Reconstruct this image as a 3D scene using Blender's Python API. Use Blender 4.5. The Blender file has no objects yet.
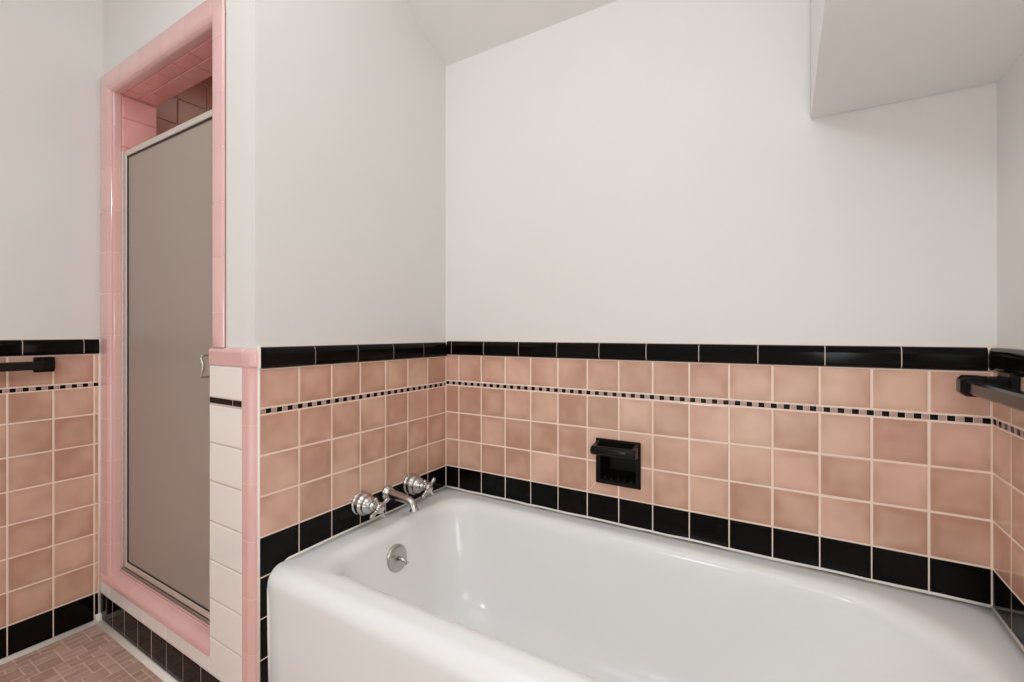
import bpy, bmesh, math, random
from mathutils import Vector, Matrix

random.seed(7)
U = 0.11            # one tile module in metres; everything below is laid out in tile modules
Z0 = 7.95           # the floor lies this many modules under the checker strip
C = bpy.context.scene.collection


def W(x, y, z):
    return Vector((x * U, y * U, (z + Z0) * U))


# ---------------------------------------------------------------- materials
def mat(name, a, b=None, rough=0.5, metal=0.0, tone=False, mottle=0.0, mscale=9.0, bump=0.0, bscale=14.0,
        coat=0.0, spec=0.5, trans=0.0, fine=0.0, fscale=260.0, hue=None):
    m = bpy.data.materials.new(name)
    m.use_nodes = True
    nt = m.node_tree
    N, L = nt.nodes, nt.links
    p = N['Principled BSDF']
    p.inputs['Roughness'].default_value = rough
    p.inputs['Metallic'].default_value = metal
    p.inputs['Specular IOR Level'].default_value = spec
    p.inputs['Coat Weight'].default_value = coat
    p.inputs['Coat Roughness'].default_value = 0.06
    p.inputs['Transmission Weight'].default_value = trans
    b = b or a
    tc = N.new('ShaderNodeTexCoord')
    mix = N.new('ShaderNodeMix')
    mix.data_type = 'RGBA'
    mix.inputs['A'].default_value = (*a, 1)
    mix.inputs['B'].default_value = (*b, 1)
    nz = N.new('ShaderNodeTexNoise')
    nz.inputs['Scale'].default_value = mscale
    nz.inputs['Detail'].default_value = 2.0
    L.new(tc.outputs['Object'], nz.inputs['Vector'])
    if tone:
        at = N.new('ShaderNodeAttribute')
        at.attribute_name = 'tone'
        # shift the mottling pattern from tile to tile, so no cloud runs across a joint
        va = N.new('ShaderNodeVectorMath')
        va.operation = 'MULTIPLY_ADD'
        va.inputs[1].default_value = (0.0, 31.0, 23.0)
        L.new(at.outputs['Color'], va.inputs[0])
        L.new(tc.outputs['Object'], va.inputs[2])
        L.new(va.outputs[0], nz.inputs['Vector'])
        mr = N.new('ShaderNodeMapRange')
        mr.inputs['From Min'].default_value = 0.3
        mr.inputs['From Max'].default_value = 0.7
        mr.inputs['To Min'].default_value = -mottle
        mr.inputs['To Max'].default_value = mottle
        L.new(nz.outputs['Fac'], mr.inputs['Value'])
        ad = N.new('ShaderNodeMath')
        ad.operation = 'ADD'
        ad.use_clamp = True
        sp = N.new('ShaderNodeSeparateColor')
        L.new(at.outputs['Color'], sp.inputs[0])
        L.new(sp.outputs[0], ad.inputs[0])
        L.new(mr.outputs[0], ad.inputs[1])
        L.new(ad.outputs[0], mix.inputs['Factor'])
    else:
        L.new(nz.outputs['Fac'], mix.inputs['Factor'])
    if tone and hue:
        m2 = N.new('ShaderNodeMix')
        m2.data_type = 'RGBA'
        m2.blend_type = 'MULTIPLY'
        m2.inputs['B'].default_value = (*hue, 1)
        L.new(sp.outputs[2], m2.inputs['Factor'])
        L.new(mix.outputs['Result'], m2.inputs['A'])
        mix = m2
    L.new(mix.outputs['Result'], p.inputs['Base Color'])
    prev = None
    for amt, sc in ((bump, bscale), (fine, fscale)):
        if amt:
            n2 = N.new('ShaderNodeTexNoise')
            n2.inputs['Scale'].default_value = sc
            n2.inputs['Detail'].default_value = 1.0
            L.new(tc.outputs['Object'], n2.inputs['Vector'])
            bp = N.new('ShaderNodeBump')
            bp.inputs['Strength'].default_value = amt
            bp.inputs['Distance'].default_value = 0.004
            L.new(n2.outputs['Fac'], bp.inputs['Height'])
            if prev:
                L.new(prev.outputs[0], bp.inputs['Normal'])
            prev = bp
    if prev:
        L.new(prev.outputs[0], p.inputs['Normal'])
        L.new(prev.outputs[0], p.inputs['Coat Normal'])
    return m


def srgb(r, g, b):
    f = lambda c: (c / 255 / 12.92) if c / 255 <= 0.04045 else ((c / 255 + 0.055) / 1.055) ** 2.4
    return (f(r), f(g), f(b))


M = {
    'paint': mat('white_wall_paint', srgb(226, 223, 220), srgb(228, 225, 223), 0.55, bump=0.05, bscale=5, fine=0.04),
    'peach': mat('peach_glazed_tile', srgb(192, 146, 126), srgb(226, 184, 165), 0.17, tone=True, mottle=0.4, mscale=8, hue=(0.95, 0.98, 0.93),
                 bump=0.06, bscale=16),
    'brown': mat('rose_brown_glazed_tile', srgb(216, 158, 136), srgb(228, 176, 154), 0.3, tone=True, mottle=0.2, mscale=11,
                 bump=0.04, bscale=16, spec=0.35),
    'black': mat('black_glazed_tile', (0.003, 0.0024, 0.002), (0.006, 0.005, 0.0045), 0.09, tone=True, mottle=0.1,
                 bump=0.05, bscale=13, spec=0.12),
    'pink': mat('pink_glazed_trim_tile', srgb(225, 178, 176), srgb(232, 189, 185), 0.13, tone=True, mottle=0.2, mscale=6,
                bump=0.04, bscale=14, coat=0.4),
    'rose': mat('deep_pink_glazed_tile', srgb(244, 174, 170), srgb(247, 184, 178), 0.16, tone=True, mottle=0.2, mscale=6,
                bump=0.05, bscale=14, coat=0.3),
    'white': mat('off_white_glazed_tile', srgb(243, 236, 231), srgb(246, 239, 234), 0.18, tone=True, mottle=0.3, mscale=9,
                 bump=0.05, bscale=14, coat=0.2),
    'grout': mat('cream_grout', srgb(246, 224, 208), srgb(240, 216, 200), 0.85, mscale=40, fine=0.3),
    'pgrout': mat('pale_pink_grout', srgb(236, 206, 198), srgb(228, 196, 188), 0.85, mscale=40, fine=0.3),
    'bgrout': mat('beige_grout', srgb(214, 196, 186), srgb(204, 186, 176), 0.85, mscale=40, fine=0.3),
    'rgrout': mat('rose_grout', srgb(222, 170, 164), srgb(214, 160, 154), 0.85, mscale=40),
    'lilac': mat('lilac_grey_mosaic', srgb(174, 144, 136), srgb(186, 156, 147), 0.35, tone=True, mottle=0.2),
    'caulk': mat('white_caulk', srgb(246, 241, 234), srgb(240, 233, 225), 0.6, mscale=30, fine=0.2, fscale=120),
    'floor': mat('mauve_floor_mosaic', srgb(174, 142, 128), srgb(208, 174, 158), 0.34, tone=True, mottle=0.22, mscale=24,
                 bump=0.05, bscale=30),
    'fgrout': mat('mauve_floor_grout', srgb(216, 186, 170), srgb(226, 198, 182), 0.8, mscale=18, fine=0.2),
    'enamel': mat('white_bath_enamel', srgb(238, 239, 239), srgb(240, 241, 241), 0.17, bump=0.02, bscale=7, spec=0.38),
    'chrome': mat('worn_chrome', (0.52, 0.50, 0.48), (0.60, 0.58, 0.56), 0.2, metal=1.0, mscale=60),
    'brushed': mat('dull_brushed_chrome', (0.50, 0.49, 0.47), (0.56, 0.55, 0.53), 0.32, metal=1.0, mscale=60),
    'alu': mat('satin_aluminium', srgb(214, 203, 193), srgb(222, 212, 202), 0.36, metal=0.45, mscale=60, fine=0.05),
    'aludark': mat('grey_anodised_channel', srgb(150, 140, 132), srgb(160, 150, 142), 0.4, metal=0.6, mscale=40),
    'gasket': mat('dark_rubber_gasket', (0.02, 0.016, 0.014), None, 0.6),
    'blackware': mat('black_glazed_accessory', (0.006, 0.005, 0.005), (0.009, 0.008, 0.007), 0.1, bump=0.04, bscale=20, spec=0.18),
    'bar': mat('smoky_black_bar', (0.007, 0.006, 0.006), (0.01, 0.008, 0.008), 0.16, spec=0.25, mscale=20),
    'lens': mat('white_lamp_glass', srgb(240, 238, 232), None, 0.3),
}
# frosted glass of the shower door: a scattering sheet that lets part of the light through
g = bpy.data.materials.new('frosted_shower_glass')
g.use_nodes = True
N, L = g.node_tree.nodes, g.node_tree.links
p = N['Principled BSDF']
p.inputs['Base Color'].default_value = (*srgb(200, 183, 173), 1)
p.inputs['Roughness'].default_value = 0.42
p.inputs['Transmission Weight'].default_value = 0.4
p.inputs['IOR'].default_value = 1.45
nz = N.new('ShaderNodeTexNoise')
nz.inputs['Scale'].default_value = 420
tc = N.new('ShaderNodeTexCoord')
bp = N.new('ShaderNodeBump')
bp.inputs['Strength'].default_value = 0.25
bp.inputs['Distance'].default_value = 0.001
L.new(tc.outputs['Object'], nz.inputs['Vector'])
L.new(nz.outputs['Fac'], bp.inputs['Height'])
L.new(bp.outputs[0], p.inputs['Normal'])
M['glass'] = g


# ---------------------------------------------------------------- mesh builder
ORIGIN = {}          # world origin of every object, for the children's local coordinates


def inset(prof, d):
    """the closed 2-D outline moved inwards by d"""
    n = len(prof)
    area2 = sum(prof[i][0] * prof[(i + 1) % n][1] - prof[(i + 1) % n][0] * prof[i][1] for i in range(n))
    sg = 1 if area2 > 0 else -1
    out = []
    for i in range(n):
        p0, p1, p2 = (Vector((*prof[k % n], 0)) for k in (i - 1, i, i + 1))
        e1, e2 = (p1 - p0).normalized(), (p2 - p1).normalized()
        nn = (Vector((-e1.y, e1.x, 0)) + Vector((-e2.y, e2.x, 0))).normalized() * sg
        out.append((p1.x + nn.x * d, p1.y + nn.y * d))
    return out


class MB:
    def __init__(s):
        s.v, s.f, s.t, s.sm = [], [], [], []

    def add(s, vs, fs, tone=0.5, smooth=False):
        o = len(s.v)
        s.v += [Vector(q) for q in vs]
        for f in fs:
            s.f.append([i + o for i in f])
            s.t.append(tone)
            s.sm.append(smooth)

    def box(s, a, b, tone=0.5):
        """axis-aligned box given in tile modules"""
        x0, x1 = sorted((a[0], b[0])); y0, y1 = sorted((a[1], b[1])); z0, z1 = sorted((a[2], b[2]))
        vs = [W(x, y, z) for x in (x0, x1) for y in (y0, y1) for z in (z0, z1)]
        s.add(vs, [(0, 1, 3, 2), (4, 6, 7, 5), (0, 4, 5, 1), (2, 3, 7, 6), (0, 2, 6, 4), (1, 5, 7, 3)], tone)

    def bbox(s, a, b, bev=0.03, seg=2, tone=0.5):
        """box with rounded edges"""
        bm = bmesh.new()
        bmesh.ops.create_cube(bm, size=1)
        lo, hi = W(*a), W(*b)
        for v in bm.verts:
            v.co = Vector([(lo[i] + hi[i]) / 2 + v.co[i] * abs(hi[i] - lo[i]) for i in range(3)])
        bmesh.ops.bevel(bm, geom=list(bm.edges), offset=bev * U, segments=seg, affect='EDGES', profile=0.5)
        s.bm(bm, tone)

    def bm(s, bm, tone=0.5, smooth=False, mtx=None):
        bm.verts.index_update()
        vs = [(mtx @ v.co) if mtx else v.co.copy() for v in bm.verts]
        s.add(vs, [[v.index for v in f.verts] for f in bm.faces], tone, smooth)
        bm.free()

    def tile(s, fn, a0, a1, b0, b1, t0, t1, bev=0.025, tone=None):
        """one glazed tile: fn(a, b, t) maps wall coordinates and height off the wall to world"""
        if tone is None:
            tone = random.uniform(0.15, 0.85)
        if a1 - a0 < 2.5 * bev or b1 - b0 < 2.5 * bev:
            bev = min(a1 - a0, b1 - b0) * 0.3
        k = [random.uniform(-0.004, 0.004) for _ in range(4)]
        rings = [(0, t0), (0, t1 - bev * 0.8), (bev * 0.3, t1 - bev * 0.22), (bev, t1)]
        vs = []
        for i, (q, t) in enumerate(rings):
            for j, (a, b) in enumerate(((a0 + q, b0 + q), (a1 - q, b0 + q), (a1 - q, b1 - q), (a0 + q, b1 - q))):
                vs.append(fn(a, b, t + (k[j] if i else 0)))
        fs = []
        for r in range(3):
            for j in range(4):
                n = (j + 1) % 4
                fs.append((r * 4 + j, r * 4 + n, r * 4 + 4 + n, r * 4 + 4 + j))
        if min(a1 - a0, b1 - b0) < 0.4:
            fs.append((12, 13, 14, 15))
            s.add(vs, fs, tone)
            return
        # the glaze pools unevenly towards the edges of a tile
        q = min(0.2, (a1 - a0) * 0.3)
        kk = sum(k) / 4
        for a, b in ((a0 + q, b0 + q), (a1 - q, b0 + q), (a1 - q, b1 - q), (a0 + q, b1 - q)):
            vs.append(fn(a, b, t1 + kk))
        rim = [tone - random.uniform(0.05, 0.42) for _ in range(4)]
        tf = [tone - 0.2] * 12
        for j in range(4):
            n = (j + 1) % 4
            fs.append((12 + j, 12 + n, 16 + n, 16 + j))
            tf.append((tone, [rim[j], rim[n], tone, tone]))
        fs.append((16, 17, 18, 19))
        tf.append(tone)
        s.add(vs, fs, tone)
        s.t[-len(tf):] = [x if isinstance(x, tuple) else (tone, [x] * 4) for x in tf]

    def sweep(s, prof, fn, t0, t1, tone=0.5, smooth=True, caps=True):
        """a closed profile [(p, q)...] carried from t0 to t1; fn(p, q, t) -> world"""
        n = len(prof)
        vs = [fn(p_, q_, t) for t in (t0, t1) for p_, q_ in prof]
        s.add(vs, [(i, (i + 1) % n, n + (i + 1) % n, n + i) for i in range(n)], tone, smooth)
        if caps:
            s.add(vs, [tuple(range(n)), tuple(range(2 * n - 1, n - 1, -1))], tone)

    def lathe(s, prof, mtx, seg=40, tone=0.5, smooth=True):
        """prof: [(r, h)] in modules, turned about local z and placed with mtx (metres)"""
        vs, fs = [], []
        for r, h in prof:
            for i in range(seg):
                a = 2 * math.pi * i / seg
                vs.append(mtx @ Vector((r * U * math.cos(a), r * U * math.sin(a), h * U)))
        for k in range(len(prof) - 1):
            for i in range(seg):
                j = (i + 1) % seg
                fs.append((k * seg + i, k * seg + j, k * seg + seg + j, k * seg + seg + i))
        s.add(vs, fs, tone, smooth)
        s.add(vs[:seg], [tuple(reversed(range(seg)))], tone)
        s.add(vs[-seg:], [tuple(range(seg))], tone)

    def tube(s, pts, radii, seg=20, tone=0.5, closed=False):
        """round tube along points in modules"""
        P = [W(*q) for q in pts]
        n = len(P)
        rings = []
        ref = None
        for i in range(n):
            if closed:
                d = (P[(i + 1) % n] - P[i - 1]).normalized()
            else:
                d = (P[min(i + 1, n - 1)] - P[max(i - 1, 0)]).normalized()
            if ref is None:
                ref = Vector((0, 0, 1)) if abs(d.z) < 0.9 else Vector((0, 1, 0))
            a = d.cross(ref).normalized()
            b = a.cross(d).normalized()
            ref = b
            r = radii[i] if isinstance(radii, (list, tuple)) else radii
            rings.append([P[i] + (a * math.cos(2 * math.pi * k / seg) + b * math.sin(2 * math.pi * k / seg)) * r * U for k in range(seg)])
        vs = [v for r in rings for v in r]
        fs = []
        for i in range(n if closed else n - 1):
            i2 = (i + 1) % n
            for k in range(seg):
                k2 = (k + 1) % seg
                fs.append((i * seg + k, i * seg + k2, i2 * seg + k2, i2 * seg + k))
        s.add(vs, fs, tone, True)
        if not closed:
            s.add(rings[0], [tuple(reversed(range(seg)))], tone)
            s.add(rings[-1], [tuple(range(seg))], tone)

    def obj(s, name, m, parent=None, kind=None, fix=True, sharp=None):
        me = bpy.data.meshes.new(name)
        loc = ORIGIN.get(parent.name, Vector((0, 0, 0))) if parent else Vector((0, 0, 0))
        me.from_pydata([tuple(v - loc) for v in s.v], [], s.f)
        me.polygons.foreach_set('use_smooth', s.sm)
        ca = me.color_attributes.new('tone', 'FLOAT_COLOR', 'CORNER')
        cols = []
        for f, t in zip(s.f, s.t):
            base, lv = t if isinstance(t, tuple) else (t, [t] * len(f))
            for x in lv:        # red: glaze depth; green, blue: one random pair per tile
                cols += [x, (base * 7.31) % 1.0, (base * 3.77) % 1.0, 1.0]
        ca.data.foreach_set('color', cols)
        if fix:
            b = bmesh.new()
            b.from_mesh(me)
            bmesh.ops.remove_doubles(b, verts=b.verts, dist=1e-6)
            bmesh.ops.recalc_face_normals(b, faces=b.faces)
            if sharp:
                for e in b.edges:
                    if len(e.link_faces) == 2 and e.calc_face_angle(0) > sharp:
                        e.smooth = False
            b.to_mesh(me)
            b.free()
        me.materials.append(M[m])
        o = bpy.data.objects.new(name, me)
        C.objects.link(o)
        ORIGIN[o.name] = loc
        if parent:
            o.parent = parent
        if kind:
            o['kind'] = kind
        return o


def tag(o, label, cat, group=None):
    o['label'] = label
    o['category'] = cat
    if group:
        o['group'] = group
    return o


def thing(name, label, cat, loc):
    o = bpy.data.objects.new(name, None)
    o.empty_display_size = 0.05
    C.objects.link(o)
    o.location = W(*loc)
    ORIGIN[o.name] = W(*loc)
    return tag(o, label, cat)


def struct(name, mb, m):
    return mb.obj(name, m, None, 'structure')


def frange(a, b, st):
    r = []
    while a < b - 1e-6:
        r.append(a)
        a += st
    return r


# ---------------------------------------------------------------- layout numbers (tile modules)
LX = 14.6            # tub alcove width (tile face to tile face)
FY = -7.2            # tile face of the wall with the shower door
XL = -9.25           # tile face of the left wall
YF = -25.0           # wall behind the photographer
FZ = -Z0
TOP = 15.6
G = 0.04            # joint width
T0, T1 = 0.02, 0.1   # tile base and face, off the plaster
GR = 0.092           # grout surface

back = lambda a, b, t: W(a, 0.1 - t, b)            # a = x, b = z
faucet = lambda a, b, t: W(-0.1 + t, a, b)         # a = y
right = lambda a, b, t: W(LX + 0.1 - t, a, b)
left = lambda a, b, t: W(XL - 0.1 + t, a, b)
front = lambda a, b, t: W(a, FY + 0.1 - t, b)      # shower wall, faces the room

SX0, SX1, SZ0, SZ1 = 5.893, 7.268, -2.645, -1.275   # soap dish face plate

# ---------------------------------------------------------------- plaster shell
HX0, HX1, HZ0, HZ1 = 5.98, 7.18, -2.56, -1.62      # hole for the soap dish


def slab_hole(mb, x0, x1, z0, z1, y0, y1):
    for (a, b, c, d) in ((x0, HX0, z0, z1), (HX1, x1, z0, z1), (HX0, HX1, z0, HZ0), (HX0, HX1, HZ1, z1)):
        mb.box((a, y0, c), (b, y1, d))


mb = MB(); slab_hole(mb, -0.9, LX + 0.1, FZ, 12.6, 0.1, 1.1)
wall_back = struct('wall_back', mb, 'paint')
mb = MB(); mb.box((-0.9, -7.1, FZ), (-0.1, 0.1, TOP))
wall_faucet = struct('wall_faucet', mb, 'paint')
mb = MB(); mb.box((LX + 0.1, YF, FZ), (LX + 1.1, 1.1, TOP))
wall_right = struct('wall_right', mb, 'paint')
mb = MB(); mb.box((XL - 1.1, YF, FZ), (XL - 0.1, 1.1, TOP))
wall_left = struct('wall_left', mb, 'paint')
mb = MB()
mb.box((-1.9, -7.1, FZ), (-0.9, -5.84, TOP))                     # pilaster between shower and tub
mb.box((XL - 0.1, -7.1, 10.19), (-1.9, -5.84, TOP))              # over the shower opening
mb.box((XL - 0.1, -7.1, FZ), (-8.62, -5.84, 10.19))               # narrow jamb at the left wall
mb.box((-8.62, -7.1, FZ), (-1.9, -5.84, -6.32))                  # curb
wall_shower = struct('wall_shower', mb, 'paint')
mb = MB(); mb.box((XL - 1.1, YF - 1, FZ), (LX + 1.1, YF, TOP))
wall_front = struct('wall_front', mb, 'paint')
# ceiling: rakes up from the back wall, then level
mb = MB()
zs = lambda y: 11.98 + 0.515 * (0.1 - y)
yk = 0.1 - (TOP - 11.98) / 0.515
prof = [(1.1, zs(1.1)), (yk, TOP), (YF - 1, TOP), (YF - 1, TOP + 1), (1.1, TOP + 1)]
mb.sweep(prof, lambda a, b, t: W(t, a, b), -0.5, LX + 1.1, smooth=False)
mb.box((XL - 1.1, YF - 1, TOP), (-0.5, 1.1, TOP + 1))
struct('ceiling', mb, 'paint')
mb = MB(); mb.box((11.42, YF, 7.2), (LX + 0.1, 0.068, TOP - 0.02)); mb.box((11.42, 0.068, 7.2), (11.75, 0.1, TOP - 0.02))
mb.box((11.42, 0.068, 7.27), (LX + 0.1, 0.1, TOP - 0.02))
struct('ceiling_soffit', mb, 'paint')

# ---------------------------------------------------------------- floor
mb = MB(); mb.box((XL - 1.1, YF - 1, FZ - 1), (LX + 1.1, 1.1, FZ))
floor = struct('floor', mb, 'fgrout')
mb = MB()
cell = 0.262
occ = {}
nx, ny = int((-0.0 - XL) / cell) + 60, 24
for i in range(nx):
    for j in range(ny):
        if (i, j) in occ:
            continue
        # modular mosaic: 1x2 bricks lying away from the shower wall, squares and 2x2 blocks between them
        r = random.random()
        if r < 0.58:
            w, h = 1, 2
        elif r < 0.74:
            w, h = 2, 2
        elif r < 0.86:
            w, h = 2, 1
        else:
            w, h = 1, 1
        if any((i + p_, j + q_) in occ for p_ in range(w) for q_ in range(h)) or j + h > ny:
            w = h = 1
        for p_ in range(w):
            for q_ in range(h):
                occ[(i + p_, j + q_)] = 1
        x0 = XL + i * cell
        y1 = FY - j * cell
        if x0 > LX - 0.3:
            continue
        mb.tile(lambda a, b, t: W(a, b, FZ + t), x0 + 0.018, x0 + w * cell - 0.018, y1 - h * cell + 0.018, y1 - 0.018, 0.0, 0.01, 0.008)
mb.obj('mosaic_tiles', 'floor', floor)

# ---------------------------------------------------------------- wainscot builder
def cap_profile(zb, zt):
    return [(0.0, zb), (0.125, zb), (0.155, zb + 0.025), (0.172, zb + 0.08), (0.172, zt - 0.16), (0.158, zt - 0.07), (0.118, zt - 0.015), (0.07, zt), (0.0, zt)]


def cap(mb, fn, a0, a1, zb, zt, tone=None):
    pr = cap_profile(zb, zt)
    mb.sweep(pr, lambda q, b, t: fn(t, b, q), a0, a1, random.random() if tone is None else tone, smooth=False)


def strip(blk, lil, fn, a0, a1, ph, per, zlo, zhi):
    """chequer strip: little black pieces with pale ones between"""
    k = math.floor((a0 - ph) / per) - 1
    while True:
        c = ph + k * per
        if c - per > a1:
            break
        for o_, dst, hw in ((0, blk, per * 0.25), (per / 2, lil, per * 0.22)):
            lo, hi = max(c + o_ - hw, a0), min(c + o_ + hw, a1)
            if hi - lo > 0.03:
                dst.tile(fn, lo, hi, zlo + 0.022, zhi - 0.022, T0, T1, 0.012)
        k += 1


def wainscot(parent, fn, a0, a1, vj, caps, ph, per, dz, rows, zb, lo_black=None, hole=None, czt=1.63, cend=(0.0, 0.0)):
    """a tiled wall: pink rows, chequer strip, black cap and black border row"""
    z_st0, z_st1, z_c0, z_c1 = dz, dz + 0.165, dz + 1.12, czt
    gr = MB()
    if hole:
        for (a, b, c, d) in ((a0, HX0, zb, z_c0), (HX1, a1, zb, z_c0), (HX0, HX1, zb, HZ0), (HX0, HX1, HZ1, z_c0)):
            gr.sweep([(a, c), (b, c), (b, d), (a, d)], lambda p_, q_, t: fn(p_, q_, t), 0.0, GR, smooth=False)
    else:
        gr.sweep([(a0, zb), (a1, zb), (a1, z_c0), (a0, z_c0)], lambda p_, q_, t: fn(p_, q_, t), 0.0, GR, smooth=False)
    gr.sweep(inset(cap_profile(z_c0 + 0.018, z_c1), 0.008), lambda q, b, t: fn(t, b, q), a0 + 0.01, a1 - 0.01, smooth=False)
    gr.sweep([(a0, z_c1 - 0.02), (a1, z_c1 - 0.02), (a1, z_c1 + 0.018), (a0, z_c1 + 0.018)], lambda p_, q_, t: fn(p_, q_, t), 0.0, 0.06, smooth=False)
    gr.obj('grout', 'grout', parent)
    pk, bk, cp, b2, l2 = MB(), MB(), MB(), MB(), MB()
    vj = sorted([v for v in vj if a0 + 0.05 < v < a1 - 0.05])
    cols = list(zip([a0] + vj, vj + [a1]))
    h = G / 2
    bands = [(z_st1, z_c0, pk)] + [(rows[i + 1], rows[i], pk) for i in range(len(rows) - 2)] + [(rows[-1], rows[-2], bk)]
    for zl, zh, dst in bands:
        for ca, cb in cols:
            a, b = ca + h, cb - h
            if hole and ca > hole[0] - 0.1 and cb < hole[1] + 0.1 and zl < hole[3] - 0.1 and zh > hole[2] + 0.1:
                # tiles cut to an L round the soap dish; two of them split by a mitre joint
                xm, zm = (SX0 + 0.05, SX1 - 0.05)[ca > 6.5], (SZ0 + 0.05, SZ1 - 0.05)[zl > -2.1]
                oa, oz = (a, b)[ca > 6.5], (zl + h, zh - h)[zl > -2.1]
                ia, iz = (b, a)[ca > 6.5], (zh - h, zl + h)[zl > -2.1]
                p1 = [(oa, oz), (ia, oz), (ia, zm), (xm, zm)]
                p2 = [(oa, oz), (xm, zm), (xm, iz), (oa, iz)]
                tn = random.uniform(0.6, 0.9)
                mitre = (ca > 6.5) == (zl > -2.1)
                if mitre:
                    p1, p2 = inset(p1, 0.012), inset(p2, 0.012)
                for pp in (p1, p2):
                    pk.sweep(pp, lambda q, w_, t: fn(q, w_, t), T0, T1 - 0.001, tn, smooth=False)
                continue
            if dst is bk:
                a, b = ca + 0.013, cb - 0.013
            dst.tile(fn, a, b, zl + h, zh - h, T0, T1, 0.022 if dst is pk else 0.014)
    if lo_black:
        ca, cb, zlist = lo_black
        for zl, zh in zip(zlist[1:], zlist[:-1]):
            bk.tile(fn, ca + h, cb - h, zl + 0.013, zh - 0.013, T0, T1, 0.014)
    strip(b2, l2, fn, a0 + 0.01, a1 - 0.01, ph, per, z_st0, z_st1)
    cj = sorted([v for v in caps if a0 + 0.05 < v < a1 - 0.05])
    for ca, cb in zip([a0 + cend[0]] + cj, cj + [a1 - cend[1]]):
        cap(cp, fn, ca + 0.009, cb - 0.009, z_c0 + 0.018, z_c1)
    pk.obj('peach_tiles', 'peach', parent)
    bk.obj('black_border_tiles', 'black', parent)
    cp.obj('black_cap_tiles', 'black', parent, sharp=0.7)
    b2.obj('black_strip_tiles', 'black', parent)
    l2.obj('pale_strip_tiles', 'lilac', parent)


wainscot(wall_back, back, 0.0, LX, [0.602 + k for k in range(14)], [0.311 + 1.4285 * k if k < 3 else 0.311 + 1.424 * k for k in range(10)],
         0.085, 0.2776, 0.0, [0.0, -1.0, -2.0, -3.0, -4.0], -4.3, hole=(5.6, 7.6, -3.0, -1.0), cend=(0.068, 0.068))
wainscot(wall_faucet, faucet, -7.05, 0.0, [-6, -5, -4, -3, -2, -1], [-5.565, -4.139, -2.713, -1.289], -6.819, 0.284, -0.06,
         [-0.05, -1.04, -2.03, -3.02, -4.0], FZ, czt=1.59, lo_black=(-7.05, -6.0, [-4.0, -5.0, -6.0, -7.0, FZ]))
mb = MB()
for x in (0.0, LX):
    mb.box((x - 0.02, -0.02, -4.0), (x + 0.02, 0.02, 1.13))
mb.obj('corner_joints', 'grout', wall_back)
wainscot(wall_right, right, -14.5, 0.0, [-0.92 - k for k in range(14)], [-0.92 - 1.43 * k for k in range(10)], -0.12, 0.28, 0.0,
         [0.0, -1.0, -2.0, -3.0, -4.0], -4.3)
wainscot(wall_left, left, -14.5, FY - 0.04, [-7.36 - 1.01 * k for k in range(8)], [-7.642 - 1.43 * k for k in range(5)], -7.304, 0.2803, 0.1,
         [0.11, -0.82, -1.84, -2.87, -3.88, -4.89, -5.9, -6.91, FZ], FZ, czt=1.72)

# ---------------------------------------------------------------- shower wall: pink surround, white pilaster, curb
XI, XO = -8.54, -2.03        # reveals of the opening
HZ = 10.07                   # underside of the header trim
gr = MB(); gr.box((XO + 0.01, -7.1, -6.95), (-0.5, -7.185, 1.2)); gr.obj('pilaster_joints', 'bgrout', wall_shower)
gr = MB()
gr.box((XL, -7.1, FZ), (XO, -7.19, -6.5)); gr.box((XO, -7.1, FZ), (0.0, -7.19, -6.955))
gr.box((XI, -7.1, -6.32), (XO, -5.84, -6.2))
gr.obj('grout', 'pgrout', wall_shower)
gr = MB()
gr.box((XI - 0.08, -7.1, -6.3), (XI - 0.02, -5.84, HZ + 0.1))
gr.box((XO + 0.02, -7.1, -6.3), (XO + 0.1, -5.84, HZ + 0.1))
gr.box((XI - 0.08, -7.1, HZ + 0.025), (XO + 0.1, -5.84, HZ + 0.12))
gr.obj('reveal_joints', 'rgrout', wall_shower)


def arc(cx, cy, r, a0, a1, n):
    return [(cx + r * math.cos(math.radians(a0 + (a1 - a0) * i / n)), cy + r * math.sin(math.radians(a0 + (a1 - a0) * i / n))) for i in range(n + 1)]


def bull(mb, prof, fn, t0, t1):
    mb.sweep(prof, fn, t0, t1, random.uniform(0.2, 0.8), smooth=True)


gr2 = MB()          # joints between the trim pieces, a hair under their glaze


def core(prof, fn, t0, t1):
    gr2.sweep(inset(prof, 0.008), fn, t0, t1, smooth=False)


def lengths(a, b, joints):
    j = sorted([v for v in joints if a + 0.04 < v < b - 0.04])
    return list(zip([a] + j, j + [b]))


r = 0.2
# profiles are (x, y) outlines of the trim pieces
pl = [(XL, -7.13), (XL, FY + 0.03), (XL + 0.03, FY)] + arc(XI - r, FY + r, r, -90, 0, 8) + [(XI, -6.86), (XI - 0.05, -6.855), (XI - 0.05, -7.13)]
prr = [(-1.4, -7.13), (-1.4, FY + 0.05), (-1.45, FY)] + list(reversed(arc(XO + r, FY + r, r, 180, 270, 8)))
prr = [(-1.4, -7.13), (-1.4, FY + 0.05), (-1.42, FY + 0.015), (-1.45, FY)] + [(XO + r - r * math.sin(math.radians(10 * i)), FY + r - r * math.cos(math.radians(10 * i))) for i in range(10)] + [(XO, -6.86), (XO + 0.05, -6.855), (XO + 0.05, -7.13)]
ft = MB()
core(pl, lambda a, b, t: W(a, b, t), -6.34, 10.26)
core(prr, lambda a, b, t: W(a, b, t), 1.56, 10.26)
for z0, z1 in lengths(-6.42, 10.27, [-5.2 + 1.41 * k for k in range(11)]):
    bull(ft, pl, lambda a, b, t: W(a, b, t), z0 + 0.012, z1 - 0.012)
for z0, z1 in lengths(1.56, 10.27, [5.284 + 1.41 * k for k in range(-3, 4)]):
    bull(ft, prr, lambda a, b, t: W(a, b, t), z0 + 0.012, z1 - 0.012)
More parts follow.
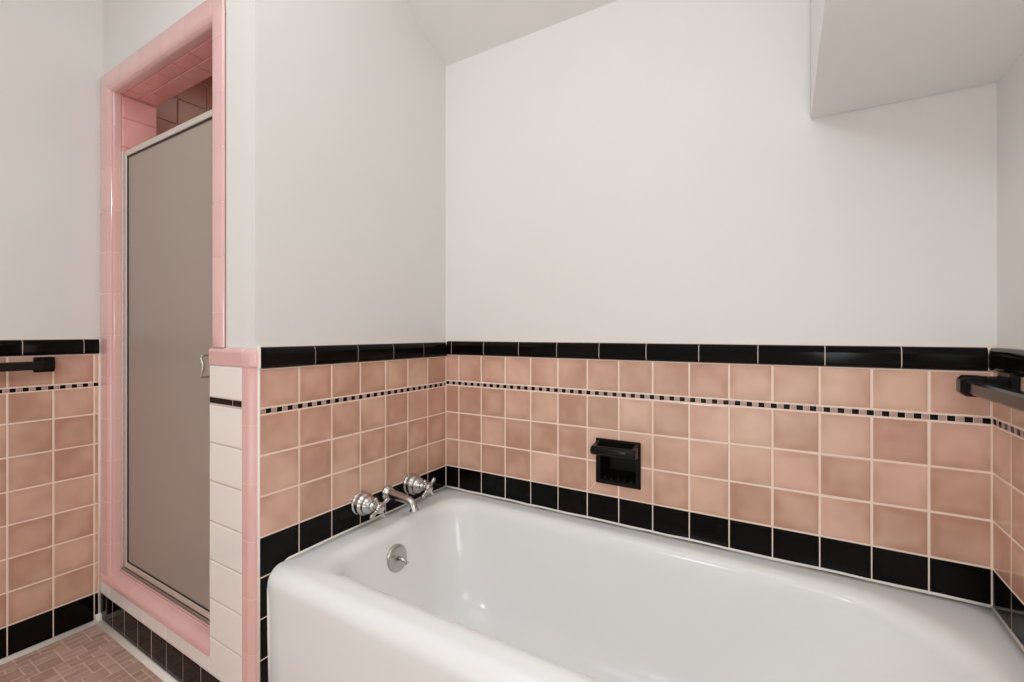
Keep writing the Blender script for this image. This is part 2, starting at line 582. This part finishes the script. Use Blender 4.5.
# header: outline in (y, z)
ph_ = [(-7.13, 10.73), (FY + 0.05, 10.73), (FY + 0.015, 10.715), (FY, 10.68)] + [(FY + r - r * math.cos(math.radians(10 * i)), HZ + r - r * math.sin(math.radians(10 * i))) for i in range(10)] + [(-6.86, HZ), (-6.855, HZ + 0.05), (-7.13, HZ + 0.05)]
core(ph_, lambda a, b, t: W(t, a, b), XL, -1.41)
for x0, x1 in lengths(XL, -1.4, [-7.65, -6.24, -4.83, -3.42, -2.0]):
    bull(ft, ph_, lambda a, b, t: W(t, a, b), x0 + 0.012, x1 - 0.012)
ft.obj('pink_bullnose_surround', 'pink', wall_shower, sharp=0.55)

rv = MB()
for k in range(18):                                               # reveal tiles behind the bullnose, left and right
    z0, z1 = 9.3 - k * 1.0, 10.3 - k * 1.0
    z1 = min(z1, HZ - 0.03)
    if z0 < -6.2: z0 = -6.1
    if z1 - z0 < 0.1: continue
    rv.tile(lambda a, b, t: W(XI - 0.08 + t, a, b), -6.83, -5.84, z0 + G / 2, z1 - G / 2, 0, 0.08, 0.02)
    rv.tile(lambda a, b, t: W(XO + 0.08 - t, a, b), -6.83, -5.84, z0 + G / 2, z1 - G / 2, 0, 0.08, 0.02)
for (ya, yb, off) in ((-6.83, -6.39, 0.55), (-6.39, -5.84, 0.0)):  # underside of the header, two staggered rows
    for x0, x1 in lengths(XI, XO, [XI + off + 1.0 * k for k in range(1, 8)] + ([XI + off] if off else [])):
        rv.tile(lambda a, b, t: W(a, b, HZ + 0.08 - t), x0 + G / 2, x1 - G / 2, ya + G / 2, yb - G / 2, 0, 0.08, 0.015)
rv.obj('pink_reveal_tiles', 'rose', wall_shower)

# pilaster
wt = MB()
zr = [1.12, 0.28, None, 0.095, -0.9, -1.9, -2.95, -3.95, -4.96, -5.97, -6.95]
for zh, zl in ((1.12, 0.28), (0.095, -0.9), (-0.9, -1.9), (-1.9, -2.95), (-2.95, -3.95), (-3.95, -4.96), (-4.96, -5.97), (-5.97, -6.95)):
    wt.tile(front, XO, -0.52, zl - 0.02 + 0.014, zh - 0.02 - 0.014, 0.02, 0.1, 0.03)
for x0, x1 in lengths(-8.5, XO, [-7.33 + 1.43 * k for k in range(4)]):   # strip under the curb nosing
    wt.tile(front, x0 + 0.008, x1 - 0.008, -6.93, -6.42, 0.02, 0.1, 0.02)
wt.tile(front, XL + 0.02, -8.52, -6.93, -6.42, 0.02, 0.1, 0.02)
wt.obj('white_tiles', 'white', wall_shower)
bs = MB()
bs.tile(front, XO + 0.01, -0.94, 0.115, 0.262, 0.02, 0.1, 0.015)
bs.tile(front, -0.905, -0.53, 0.115, 0.262, 0.02, 0.1, 0.015)
bs.obj('black_stripe_tiles', 'black', wall_shower)
bb = MB()
bj = [-8.255, -7.333, -6.337, -5.41, -4.45, -3.459, -2.485, -1.5, -0.5]
for x0, x1 in zip([XL] + bj, bj + [0.0]):
    bb.tile(front, x0 + 0.013, x1 - 0.013, FZ + 0.03, -6.96, 0.02, 0.1, 0.02)
bb.obj('black_base_tiles', 'black', wall_shower)
# vertical bullnose on the outer corner and its cap
cb = MB()
pc = [(-0.5, -7.13), (-0.5, FY + 0.02), (-0.48, FY)] + arc(-0.065 - r, FY + r, r, -90, -12, 10) + [(-0.12, -6.99), (-0.12, -7.13)]
core(pc, lambda a, b, t: W(a, b, t), -6.95, 1.12)
for z0, z1 in lengths(-6.95, 1.12, [-5.842, -4.511, -3.116, -1.731, -0.31]):
    bull(cb, pc, lambda a, b, t: W(a, b, t), z0 + 0.012, z1 - 0.012)
# cap over the white tiles: (y, z) outline with a rounded top
pk_ = [(-7.1, 1.12), (FY - 0.012, 1.12)] + [(FY + 0.098 - 0.11 * math.cos(math.radians(11.25 * i)), 1.45 + 0.11 * math.sin(math.radians(11.25 * i))) for i in range(9)] + [(-7.0, 1.56)]
pk_ = [(-7.0, 1.12)] + pk_[1:]
bull(cb, pk_, lambda a, b, t: W(t, a, b), XO, -0.525)
core(pk_, lambda a, b, t: W(t, a, b), XO + 0.02, -0.4)
ccorner = MB()
bm = bmesh.new()
bmesh.ops.create_cube(bm, size=1)
lo, hi = W(-0.505, FY - 0.012, 1.12), W(-0.03, -7.065, 1.56)
for v in bm.verts:
    v.co = Vector([(lo[i] + hi[i]) / 2 + v.co[i] * (hi[i] - lo[i]) for i in range(3)])
ed = [e for e in bm.edges if (e.verts[0].co.x > lo.x + 0.01 and e.verts[1].co.x > lo.x + 0.01 and min(v.co.y for v in e.verts) < lo.y + 0.001 and max(v.co.y for v in e.verts) < lo.y + 0.001)
      or (min(v.co.z for v in e.verts) > hi.z - 0.001 and not (max(v.co.x for v in e.verts) < lo.x + 0.001) and not (min(v.co.y for v in e.verts) > hi.y - 0.001))]
bmesh.ops.bevel(bm, geom=ed, offset=0.13 * U, segments=5, affect='EDGES', profile=0.5)
cb.bm(bm, 0.6, True)
cb.obj('pink_corner_bullnose', 'pink', wall_shower, sharp=0.55)
# curb nosing: (y, z)
pn = [(-6.95, -6.5), (FY - 0.03, -6.5), (FY - 0.05, -6.48)] + [(FY - 0.05 + 0.3 - 0.3 * math.cos(math.radians(10 * i)), -6.42 + 0.27 * math.sin(math.radians(10 * i))) for i in range(1, 10)] + [(-6.93, -6.125), (-6.93, -6.5)]
nb = MB()
core(pn, lambda a, b, t: W(t, a, b), XL + 0.1, XO)
for x0, x1 in lengths(XL + 0.06, XO + 0.02, [-6.9, -4.6, -3.17]):
    bull(nb, pn, lambda a, b, t: W(t, a, b), x0 + 0.008, x1 - 0.008)
for x0, x1 in lengths(XI + 0.01, XO, [-6.9, -4.6, -3.17]):
    nb.sweep([(-6.905, -6.4), (-6.905, -6.125), (-6.89, -6.11), (-5.85, -6.07), (-5.85, -6.4)], lambda a, b, t: W(t, a, b), x0 + 0.006, x1 - 0.006, random.random(), smooth=False)
nb.obj('pink_curb_tiles', 'pink', wall_shower, sharp=0.55)
gr2.obj('trim_joints', 'pgrout', wall_shower)

# ---------------------------------------------------------------- shower stall behind the door
mb = MB(); mb.box((XL - 0.1, 0.3, FZ), (-0.9, 1.1, 13)); ws = struct('wall_stall_back', mb, 'grout')
t_ = MB()
for i in range(9):
    for k in range(20):
        t_.tile(lambda a, b, t: W(a, 0.3 - t, b), XL - 0.1 + i + G / 2, XL + 0.9 + i - G / 2, -7 + k + G / 2, -6 + k - G / 2, 0, 0.05, 0.02)
t_.obj('stall_tiles', 'brown', ws)
mb = MB(); mb.box((XL - 0.1, -5.84, 12.6), (-0.9, 1.1, 13)); struct('ceiling_stall', mb, 'brown')
wl = MB()
wr = MB()
for j in range(6):
    for k in range(20):
        y0 = -5.9 + j * 1.03
        wl.tile(lambda a, b, t: W(XL - 0.1 + t, a, b), y0 + G / 2, y0 + 1.03 - G / 2, -7 + k + G / 2, -6 + k - G / 2, 0, 0.05, 0.02)
        wr.tile(lambda a, b, t: W(-0.9 - t, a, b), y0 + G / 2, y0 + 1.03 - G / 2, -7 + k + G / 2, -6 + k - G / 2, 0, 0.05, 0.02)
wl.obj('stall_tiles', 'brown', wall_left)
wr.obj('stall_tiles', 'brown', wall_faucet)

# ---------------------------------------------------------------- caulk lines
mb = MB()
tri = lambda k: [(0, 0), (k, 0), (k * 0.75, k * 0.35), (k * 0.35, k * 0.75), (0, k)]
pts_l = [(FY - 0.005 - i * 0.4) for i in range(19)]
mb.sweep([(XL, FZ), (XL + 0.13, FZ), (XL + 0.11, FZ + 0.03), (XL + 0.03, FZ + 0.1), (XL, FZ + 0.13)], lambda a, b, t: W(a, t, b), -14.5, FY)
struct('trim_1', mb, 'caulk')
mb = MB()
mb.sweep([(FY, FZ), (FY - 0.15, FZ), (FY - 0.13, FZ + 0.03), (FY - 0.03, FZ + 0.09), (FY, FZ + 0.12)], lambda a, b, t: W(t, a, b), XL, 0.0)
struct('trim_2', mb, 'caulk')
mb = MB()      # upright bead in the corner and down the two edges of the pink trim
mb.sweep([(XL - 0.01, FY - 0.04), (XL + 0.01, FY - 0.03), (XL + 0.03, FY), (XL, FY)], lambda a, b, t: W(a, b, t), FZ, 1.75)
mb.sweep([(XL, FY - 0.14), (XL + 0.05, FY - 0.1), (XL + 0.1, FY - 0.05), (XL + 0.14, FY), (XL, FY)], lambda a, b, t: W(a, b, t), FZ, FZ + 0.3)
struct('trim_3', mb, 'caulk')
mb = MB()
mb.sweep([(-0.1, -7.05), (-0.06, -7.058), (0.003, -7.06), (0.005, -7.04), (-0.1, -7.04)], lambda a, b, t: W(a, b, t), FZ, 1.62)
mb.box((-0.05, -7.065, 1.08), (0.06, -7.05, 1.58))
struct('trim_4', mb, 'caulk')

# ---------------------------------------------------------------- shower door
DX0, DX1, DZ0, DZ1, DY = XI + 0.01, XO - 0.01, -6.2, 8.1, -6.84
door = thing('shower_door', 'frosted glass shower door with satin aluminium frame inside the pink tiled opening', 'shower door', ((DX0 + DX1) / 2, -6.78, DZ0))
mb = MB(); mb.bbox((DX0 + 0.3, -6.79, DZ0 + 0.35), (DX1 - 0.3, -6.74, DZ1 - 0.14), 0.008, 1)
mb.obj('glass_panel', 'glass', door)
mb = MB(); mb.bbox((DX0 + 0.14, DY, DZ1 - 0.19), (DX1 - 0.02, -6.68, DZ1), 0.02); mb.obj('top_rail', 'alu', door)
mb = MB(); mb.bbox((DX0 + 0.14, DY, DZ0 + 0.2), (DX1 - 0.02, -6.68, DZ0 + 0.38), 0.02); mb.obj('bottom_rail', 'alu', door)
for a, b in ((DX0 + 0.15, DX0 + 0.32), (DX1 - 0.32, DX1 - 0.02)):
    mb = MB(); mb.bbox((a, DY - 0.005, DZ0 + 0.2), (b, -6.68, DZ1 - 0.01), 0.02); mb.obj('stile', 'alu', door)
mb = MB()
for (a, b) in (((DX0 + 0.31, -6.815, DZ0 + 0.37), (DX0 + 0.37, -6.72, DZ1 - 0.18)), ((DX1 - 0.37, -6.815, DZ0 + 0.37), (DX1 - 0.31, -6.72, DZ1 - 0.18)),
               ((DX0 + 0.31, -6.815, DZ1 - 0.24), (DX1 - 0.31, -6.72, DZ1 - 0.18)), ((DX0 + 0.31, -6.815, DZ0 + 0.37), (DX1 - 0.31, -6.72, DZ0 + 0.41))):
    mb.box(a, b)
mb.obj('gasket', 'gasket', door)
hj = MB(); hj.bbox((DX0, -6.87, DZ0 + 0.12), (DX0 + 0.075, -6.7, DZ1 + 0.03), 0.012)
jamb = hj.obj('hinge_jamb', 'alu', door)
hk = MB()
ks, kr = [], []
k = DZ0 + 0.3
while k < DZ1 - 0.2:
    for q_, r_ in ((0.0, 0.018), (0.015, 0.024), (0.235, 0.024), (0.25, 0.018)):
        ks.append((DX0 + 0.105, -6.85, k + q_)); kr.append(r_)
    k += 0.26
hk.tube(ks, kr, 12)
hk.obj('hinge_knuckles', 'alu', jamb)
mb = MB()
mb.sweep([(-6.875, -6.13), (-6.875, -6.03), (-6.855, -6.01), (-6.84, -6.03), (-6.84, -6.07), (-6.7, -6.07), (-6.7, -6.0), (-6.66, -6.0), (-6.62, -6.12)], lambda a, b, t: W(t, a, b), DX0, DX1, smooth=False)
mb.obj('bottom_track', 'aludark', door)
mb = MB()
hx = -2.6
pts = [(hx, -6.86, 0.74), (hx, -7.06, 0.735)] + [(hx, -7.08 - 0.05 * math.sin(a), 0.785 - 0.05 * math.cos(a)) for a in (0.4, 0.9, 1.4)]
pts += [(hx, -7.13 + 0.045 * math.sin(math.pi * i / 8), 0.8 + 0.46 * i / 8) for i in range(0, 9)]
pts += [(hx, -7.08 - 0.05 * math.cos(a), 1.275 + 0.05 * math.sin(a)) for a in (0.2, 0.7, 1.2)] + [(hx, -7.06, 1.325), (hx, -6.86, 1.32)]
rad = [0.028] * 5 + [0.03, 0.032, 0.04, 0.048, 0.05, 0.048, 0.04, 0.032, 0.03] + [0.028] * 5
mb.tube(pts, rad, 12)
for z in (0.74, 1.32):
    mb.lathe([(0.07, 0.0), (0.07, 0.03), (0.05, 0.045)], Matrix.Translation(W(hx, -6.845, z)) @ Matrix.Rotation(math.radians(90), 4, 'X'), 16)
tag(mb.obj('pull_handle', 'chrome', door), 'small chrome bow handle', 'handle')
del bpy.data.objects['pull_handle']['category']

# ---------------------------------------------------------------- bathtub
RZ = -3.8
tub = thing('bathtub', 'white enamelled built-in bathtub against the peach tiles under the chrome taps', 'bathtub', (LX / 2, -3.5, FZ))


def ring(x0, x1, y0, y1, rl, rr, z, ns=16, na=14, zf=None):
    """rounded rectangle, counter-clockwise from the front left corner; rl / rr are corner radii at the left / right end"""
    out = []
    def arcp(cx, cy, r_, a0):
        for i in range(na):
            a = math.radians(a0 + 90 * i / (na - 1))
            out.append((cx + r_ * math.cos(a), cy + r_ * math.sin(a), z))
    def line(a, b):
        for i in range(1, ns + 1):
            t = i / (ns + 1)
            out.append((a[0] + (b[0] - a[0]) * t, a[1] + (b[1] - a[1]) * t, z))
    arcp(x0 + rl, y0 + rl, rl, 180); line((x0 + rl, y0), (x1 - rr, y0))
    arcp(x1 - rr, y0 + rr, rr, 270); line((x1, y0 + rr), (x1, y1 - rr))
    arcp(x1 - rr, y1 - rr, rr, 0); line((x1 - rr, y1), (x0 + rl, y1))
    arcp(x0 + rl, y1 - rl, rl, 90); line((x0, y1 - rl), (x0, y0 + rl))
    return out


AY = -6.87
R = []
e0, e1, eb = 0.015, LX - 0.015, -0.02
def outer(y, z):
    return ring(e0, e1, y, eb, 0.01, 0.01, z)
R.append(outer(AY + 0.1, FZ + 0.01)); R.append(outer(AY + 0.1, FZ + 0.3)); R.append(outer(AY + 0.06, FZ + 0.45))
R.append(outer(AY + 0.05, -5.6)); R.append(outer(AY + 0.03, -4.6))
rc, rzc = 0.36, 0.42
for i in range(0, 10):
    a = math.radians(90 * i / 9)
    R.append(outer(AY + rc - rc * math.cos(a), RZ - 0.03 - rzc + rzc * math.sin(a)))
# deck to basin edge, then the inner roll and the basin
ix0, ix1, iy0, iy1 = 0.68, 14.1, -6.28, -0.52
def inner(q, z, rl=0.95, rr=2.1, ql=1.0, qr=1.0, rad=0.0):
    return ring(ix0 + q * ql, ix1 - q * qr, iy0 + q * 0.92, iy1 - q * 0.92, rl + rad, rr + rad, z)
R.append(ring(0.25, 14.4, -6.42, -0.2, 0.6, 0.6, RZ - 0.012))
R.append(ring(0.45, 14.25, -6.35, -0.36, 0.95, 1.7, RZ - 0.002))
R.append(inner(0.0, RZ))
for q, dz in ((0.05, 0.004), (0.1, 0.014), (0.15, 0.031), (0.2, 0.057), (0.245, 0.092), (0.285, 0.137), (0.32, 0.194), (0.348, 0.262), (0.368, 0.34), (0.382, 0.43)):
    R.append(inner(q, RZ - dz, qr=1.15))
for d, q, ql, qr, rl, rr in ((0.7, 0.45, 1.05, 1.5, 1.0, 2.2), (1.2, 0.56, 1.1, 2.0, 1.1, 2.28), (1.8, 0.72, 1.15, 2.6, 1.25, 2.35), (2.4, 0.84, 1.2, 3.2, 1.25, 2.35),
                             (2.8, 0.98, 1.2, 3.3, 1.3, 2.25), (3.08, 1.16, 1.2, 3.2, 1.3, 2.1), (3.25, 1.4, 1.15, 2.9, 1.3, 1.85), (3.33, 1.7, 1.1, 2.6, 1.2, 1.4), (3.37, 2.1, 1.0, 2.2, 0.9, 1.0), (3.39, 2.5, 1.0, 2.0, 0.6, 0.6)):
    R.append(inner(q, RZ - d, rl, rr, ql, qr))
n = len(R[0])
mb = MB()
vs = [W(*q) for r_ in R for q in r_]
fs = [(k * n + i, k * n + (i + 1) % n, k * n + n + (i + 1) % n, k * n + n + i) for k in range(len(R) - 1) for i in range(n)]
mb.add(vs, fs, 0.5, True)
mb.add([W(*q) for q in R[-1]], [tuple(range(n))], 0.5, True)
body = mb.obj('tub_body', 'enamel', tub)
# overflow plate and trip lever on the sloping end
OV = Vector((1.19, -3.7, -4.62))
nrm = Vector((0.985, 0, 0.17)).normalized()
om = Matrix.Translation(W(*OV)) @ nrm.to_track_quat('Z', 'X').to_matrix().to_4x4()
mb = MB(); mb.lathe([(0.38, -0.12), (0.38, 0.02), (0.365, 0.045), (0.33, 0.058), (0.2, 0.068), (0.06, 0.07)], om, 40)
ovp = mb.obj('overflow_plate', 'brushed', tub, sharp=0.9)
for s_ in (1, -1):
    mb = MB(); mb.lathe([(0.055, 0.0), (0.055, 0.02), (0.04, 0.035)], om @ Matrix.Translation(Vector((0.13 * s_ * U, 0.17 * s_ * U, 0.06 * U))), 14)
    mb.obj('screw', 'aludark', ovp)
mb = MB()
dv = nrm
b0 = OV + dv * 0.08
tip = OV + dv * 0.36 + Vector((0, 0.06, -0.16))
mb.tube([tuple(b0), tuple(OV + dv * 0.2 + Vector((0, 0.01, -0.01))), tuple(OV + dv * 0.28 + Vector((0, 0.03, -0.07))), tuple(tip)], [0.06, 0.045, 0.045, 0.06], 14)
mb.obj('trip_lever', 'chrome', ovp)
mb = MB()     # silicone bead where the tub meets the tiles
bead = lambda pts: mb.tube(pts, 0.036, 8)
bead([(0.0, -6.62, RZ - 0.22), (0.0, -6.5, RZ - 0.1), (0.0, -6.3, RZ - 0.02), (0, -5, RZ), (0, 0, RZ)])
bead([(0.0, 0, RZ)] + [(x * 0.5, random.uniform(-0.012, 0.012), RZ + random.uniform(-0.008, 0.012)) for x in range(1, 29)] + [(LX, 0, RZ)])
bead([(LX, 0, RZ), (LX, -3, RZ + 0.005), (LX, -6.5, RZ - 0.08)])
bead([(0.0, AY + 0.04, -4.3), (0.0, AY + 0.05, -5.5), (0, AY + 0.1, FZ + 0.1)])
struct('trim_5', mb, 'caulk')

# ---------------------------------------------------------------- taps and spout
ROTX = Matrix.Rotation(math.radians(90), 4, 'Y')      # local z -> world +x


def tap(y, z, ang, label):
    t = thing('faucet_handle', label, 'tap', (0, y, z))
    m = Matrix.Translation(W(0, y, z)) @ ROTX
    mb = MB()
    mb.lathe([(0.33, 0.0), (0.345, 0.03), (0.335, 0.07), (0.3, 0.09), (0.315, 0.12), (0.33, 0.2), (0.315, 0.27), (0.275, 0.31), (0.26, 0.33), (0.265, 0.36), (0.25, 0.42), (0.2, 0.49), (0.155, 0.52), (0.14, 0.54)], m, 44)
    mb.obj('escutcheon', 'chrome', t, sharp=0.9)
    mb = MB()
    mb.lathe([(0.13, 0.53), (0.135, 0.58), (0.1, 0.61), (0.085, 0.64), (0.085, 0.68), (0.12, 0.7), (0.125, 0.74), (0.1, 0.77)], m, 28)
    mb.obj('stem', 'chrome', t)
    mb = MB()
    mb.lathe([(0.1, 0.74), (0.15, 0.78), (0.16, 0.84), (0.15, 0.9), (0.11, 0.94), (0.05, 0.955)], m, 28)
    for k in range(4):
        a = math.radians(ang + 90 * k)
        d = Vector((0, math.cos(a), math.sin(a)))
        c0 = Vector((0.84, y, z))
        P_ = [c0 + d * q for q in (0.05, 0.16, 0.22, 0.3, 0.345, 0.375, 0.39)]
        mb.tube([tuple(q) for q in P_], [0.07, 0.055, 0.05, 0.062, 0.068, 0.05, 0.02], 14)
    mb.obj('cross_handle', 'chrome', t)
    return t


tap(-4.03, -3.12, 28, 'chrome cross-handle tap left of the spout, nearer the pink bullnose corner')
tap(-1.92, -3.15, 38, 'chrome cross-handle tap right of the spout, nearer the back wall corner')
sp = thing('tub_spout', 'slim chrome tub spout on the black tiles between the two taps', 'spout', (0, -2.95, -3.2))
mb = MB()
mb.lathe([(0.24, 0.0), (0.25, 0.04), (0.23, 0.09), (0.19, 0.12), (0.185, 0.16), (0.165, 0.18)], Matrix.Translation(W(0, -2.95, -3.16)) @ ROTX, 36)
mb.obj('wall_flange', 'chrome', sp)
mb = MB()
pts = [(0.05, -2.95, -3.16), (0.3, -2.95, -3.165), (0.6, -2.95, -3.185), (0.85, -2.95, -3.205), (0.97, -2.95, -3.225), (1.06, -2.95, -3.27), (1.12, -2.95, -3.33), (1.15, -2.95, -3.4), (1.16, -2.95, -3.45), (1.165, -2.95, -3.47), (1.17, -2.95, -3.5)]
mb.tube(pts, [0.14, 0.145, 0.135, 0.125, 0.12, 0.115, 0.11, 0.11, 0.12, 0.15, 0.155], 24)
mb.obj('spout_tube', 'chrome', sp)

# ---------------------------------------------------------------- recessed soap dish
SX0, SX1, SZ0, SZ1 = 5.893, 7.268, -2.645, -1.275
dish = thing('soap_dish', 'black recessed soap dish with grab bar set in the peach tiled back wall', 'soap dish', ((SX0 + SX1) / 2, 0, SZ0))
ox0, ox1, oz0, oz1 = SX0 + 0.15, SX1 - 0.15, SZ0 + 0.13, SZ1 - 0.43
mb = MB()
yb, yf = 0.02, -0.045
for a, b in (((SX0, yb, SZ0), (ox0, yf, SZ1)), ((ox1, yb, SZ0), (SX1, yf, SZ1)), ((ox0 - 0.03, yb, SZ0), (ox1 + 0.03, yf, oz0)), ((ox0 - 0.03, yb, oz1), (ox1 + 0.03, yf, SZ1))):
    mb.bbox(a, b, 0.022, 2)
mb.obj('face_plate', 'blackware', dish)
mb = MB()
ins = 0.12
F = [W(ox0, yf + 0.02, oz0), W(ox1, yf + 0.02, oz0), W(ox1, yf + 0.02, oz1), W(ox0, yf + 0.02, oz1)]
B = [W(ox0 + ins, 0.5, oz0 + 0.2), W(ox1 - ins, 0.5, oz0 + 0.2), W(ox1 - ins, 0.5, oz1 - 0.02), W(ox0 + ins, 0.5, oz1 - 0.02)]
mb.add(F + B, [(0, 1, 5, 4), (1, 2, 6, 5), (2, 3, 7, 6), (3, 0, 4, 7), (4, 5, 6, 7)])
mb.obj('niche', 'blackware', dish)
mb = MB()
for i in range(5):
    x = ox0 + 0.14 + i * (ox1 - ox0 - 0.28) / 4
    mb.tube([(x, -0.03, oz0 + 0.03), (x, 0.1, oz0 + 0.07), (x, 0.36, oz0 + 0.155)], [0.035, 0.035, 0.02], 10)
mb.obj('drain_ridges', 'blackware', dish)
mb = MB()
mb.tube([(SX0 + 0.015, -0.44, -1.55), (SX0 + 0.03, -0.44, -1.55), (SX0 + 0.06, -0.44, -1.55), (SX1 - 0.06, -0.44, -1.55), (SX1 - 0.03, -0.44, -1.55), (SX1 - 0.015, -0.44, -1.55)], [0.1, 0.125, 0.14, 0.14, 0.125, 0.1], 20)
gb = mb.obj('grab_bar', 'blackware', dish)
for x in (SX0 + 0.1, SX1 - 0.1):
    mb = MB()
    mb.sweep([(yf + 0.01, -1.32), (yf + 0.01, -1.76), (-0.36, -1.645), (-0.46, -1.64), (-0.53, -1.57), (-0.53, -1.47), (-0.46, -1.42), (-0.2, -1.385)], lambda a, b, t: W(t, a, b), x - 0.06, x + 0.06, smooth=False)
    mb.obj('bracket', 'blackware', gb)
for x in (SX0 + 0.1, SX1 - 0.09):
    mb = MB()
    mb.lathe([(0.045, 0.0), (0.045, 0.012), (0.02, 0.02)], Matrix.Translation(W(x, yf - 0.0, SZ1 - 0.11)) @ Matrix.Rotation(math.radians(90), 4, 'X'), 12)
    mb.obj('screw', 'chrome', dish)

# ---------------------------------------------------------------- towel bars
def towel_bar(xw, sgn, y0, y1, zc, base_w, depth, drop, fat, label):
    """xw: tile face; sgn: direction out of the wall; first post at y0, bar runs to y1"""
    t = thing('towel_bar', label, 'towel bar', (xw, y0, zc))
    X = lambda d: xw + sgn * d
    for yy in (y0, y1):
        mb = MB()
        lo, hi = sorted((X(0.0), X(0.14)))
        mb.bbox((lo, yy - base_w / 2, zc - 0.24), (hi, yy + base_w / 2, zc + 0.24), 0.03, 2)
        # tapering arm with a chamfered end block
        sec = [(0.12, 0.22, 0.21), (0.22, 0.19, 0.19), (0.42, 0.19, 0.19), (0.46, 0.2, 0.2), (0.7, 0.2, 0.2), (0.78, 0.13, 0.13)]
        vs, fs = [], []
        for d, hw, hh in sec:
            d = 0.12 + (d - 0.12) * depth
            c = 0.045
            for (a, b) in ((-hw + c, -hh), (hw - c, -hh), (hw, -hh + c), (hw, hh - c), (hw - c, hh), (-hw + c, hh), (-hw, hh - c), (-hw, -hh + c)):
                a, b = a * fat, b * fat
                vs.append(W(X(d), yy + a, zc - drop + b))
        for k in range(len(sec) - 1):
            for i in range(8):
                fs.append((k * 8 + i, k * 8 + (i + 1) % 8, k * 8 + 8 + (i + 1) % 8, k * 8 + 8 + i))
        fs += [tuple(range(8)), tuple(range(len(vs) - 8, len(vs)))]
        mb.add(vs, fs)
        mb.obj('post', 'blackware', t)
    mb = MB()
    hw, c = 0.13, 0.04
    oc = [(-hw + c, -hw), (hw - c, -hw), (hw, -hw + c), (hw, hw - c), (hw - c, hw), (-hw + c, hw), (-hw, hw - c), (-hw, -hw + c)]
    mb.sweep([(X(0.12 + 0.45 * depth) + a, zc - drop - 0.02 + b) for a, b in oc], lambda a, b, t_: W(a, t_, b), y0 - 0.1, y1 + 0.1, smooth=False)
    mb.obj('bar', 'bar', t)
    return t


towel_bar(LX, -1, -1.06, -8.0, 0.96, 0.62, 1.0, 0.06, 1.0, 'black ceramic towel bar on the right wall above the tub end')
towel_bar(XL, 1, -8.6, -14.0, 0.94, 0.48, 0.6, -0.01, 0.8, 'black ceramic towel bar on the left wall beside the shower opening')

# ---------------------------------------------------------------- camera
cam = bpy.data.cameras.new('camera')
cam.sensor_fit = 'HORIZONTAL'
cam.sensor_width = 36
cam.lens = 455.99 / 1024 * 36
cam.shift_y = -(341 - 332.73) / 1024
cam.clip_start = 0.02
co = bpy.data.objects.new('camera', cam)
C.objects.link(co)
co.location = W(10.8785, -13.3572, 1.9402)
co.rotation_euler = (math.radians(90), 0, 0.5396)
bpy.context.scene.camera = co


# ---------------------------------------------------------------- lights
def area(name, loc, aim, sx, sy, power, col):
    l = bpy.data.lights.new(name, 'AREA')
    l.shape = 'RECTANGLE'
    l.size, l.size_y = sx, sy
    l.energy = power
    l.color = col
    o = bpy.data.objects.new(name, l)
    C.objects.link(o)
    o.location = W(*loc)
    d = W(*aim) - W(*loc)
    o.rotation_euler = d.to_track_quat('-Z', 'Y').to_euler()
    return o


area('vanity_light', (5.0, -23.5, 11.0), (0.5, -3, -1), 0.36, 0.2, 16, (0.92, 0.985, 1.0))
area('overhead_fill', (6.0, -11.2, 15.4), (6.0, -10.6, 0), 1.5, 0.8, 15, (0.88, 0.985, 1.0))  # added soft fill from above, evens out tub deck and walls
area('front_fill', (7.5, -24.8, -1.5), (7.5, 0, 5), 2.6, 1.2, 21, (0.87, 0.98, 1.02))  # added low frontal fill; no window is modelled in the front wall
sl = bpy.data.lights.new('soffit_fill', 'POINT')      # added fill with no fixture, lifts the soffit and right end of the back wall
sl.energy = 11
sl.shadow_soft_size = 0.16
sl.color = (0.92, 0.985, 1.0)
so = bpy.data.objects.new('soffit_fill', sl)
C.objects.link(so)
so.location = W(12.7, -10.8, 2.3)
area('stall_fill', (-5.0, -3.0, 12.5), (-5, -3, 0), 0.2, 0.2, 1.1, (0.92, 0.98, 0.95))  # added fill inside the stall, brightens its tiles and the frosted glass

w = bpy.data.worlds.new('world')
bpy.context.scene.world = w
w.use_nodes = True
w.node_tree.nodes['Background'].inputs[0].default_value = (0.9, 0.92, 1.0, 1)
w.node_tree.nodes['Background'].inputs[1].default_value = 0.3

sc = bpy.context.scene
sc.view_settings.view_transform = 'Standard'
sc.view_settings.look = 'None'
sc.view_settings.gamma = 1
sc.view_settings.use_curve_mapping = False
sc.view_settings.exposure = -0.67
sc.cycles.use_denoising = True
sc.cycles.max_bounces = 10
sc.cycles.diffuse_bounces = 8
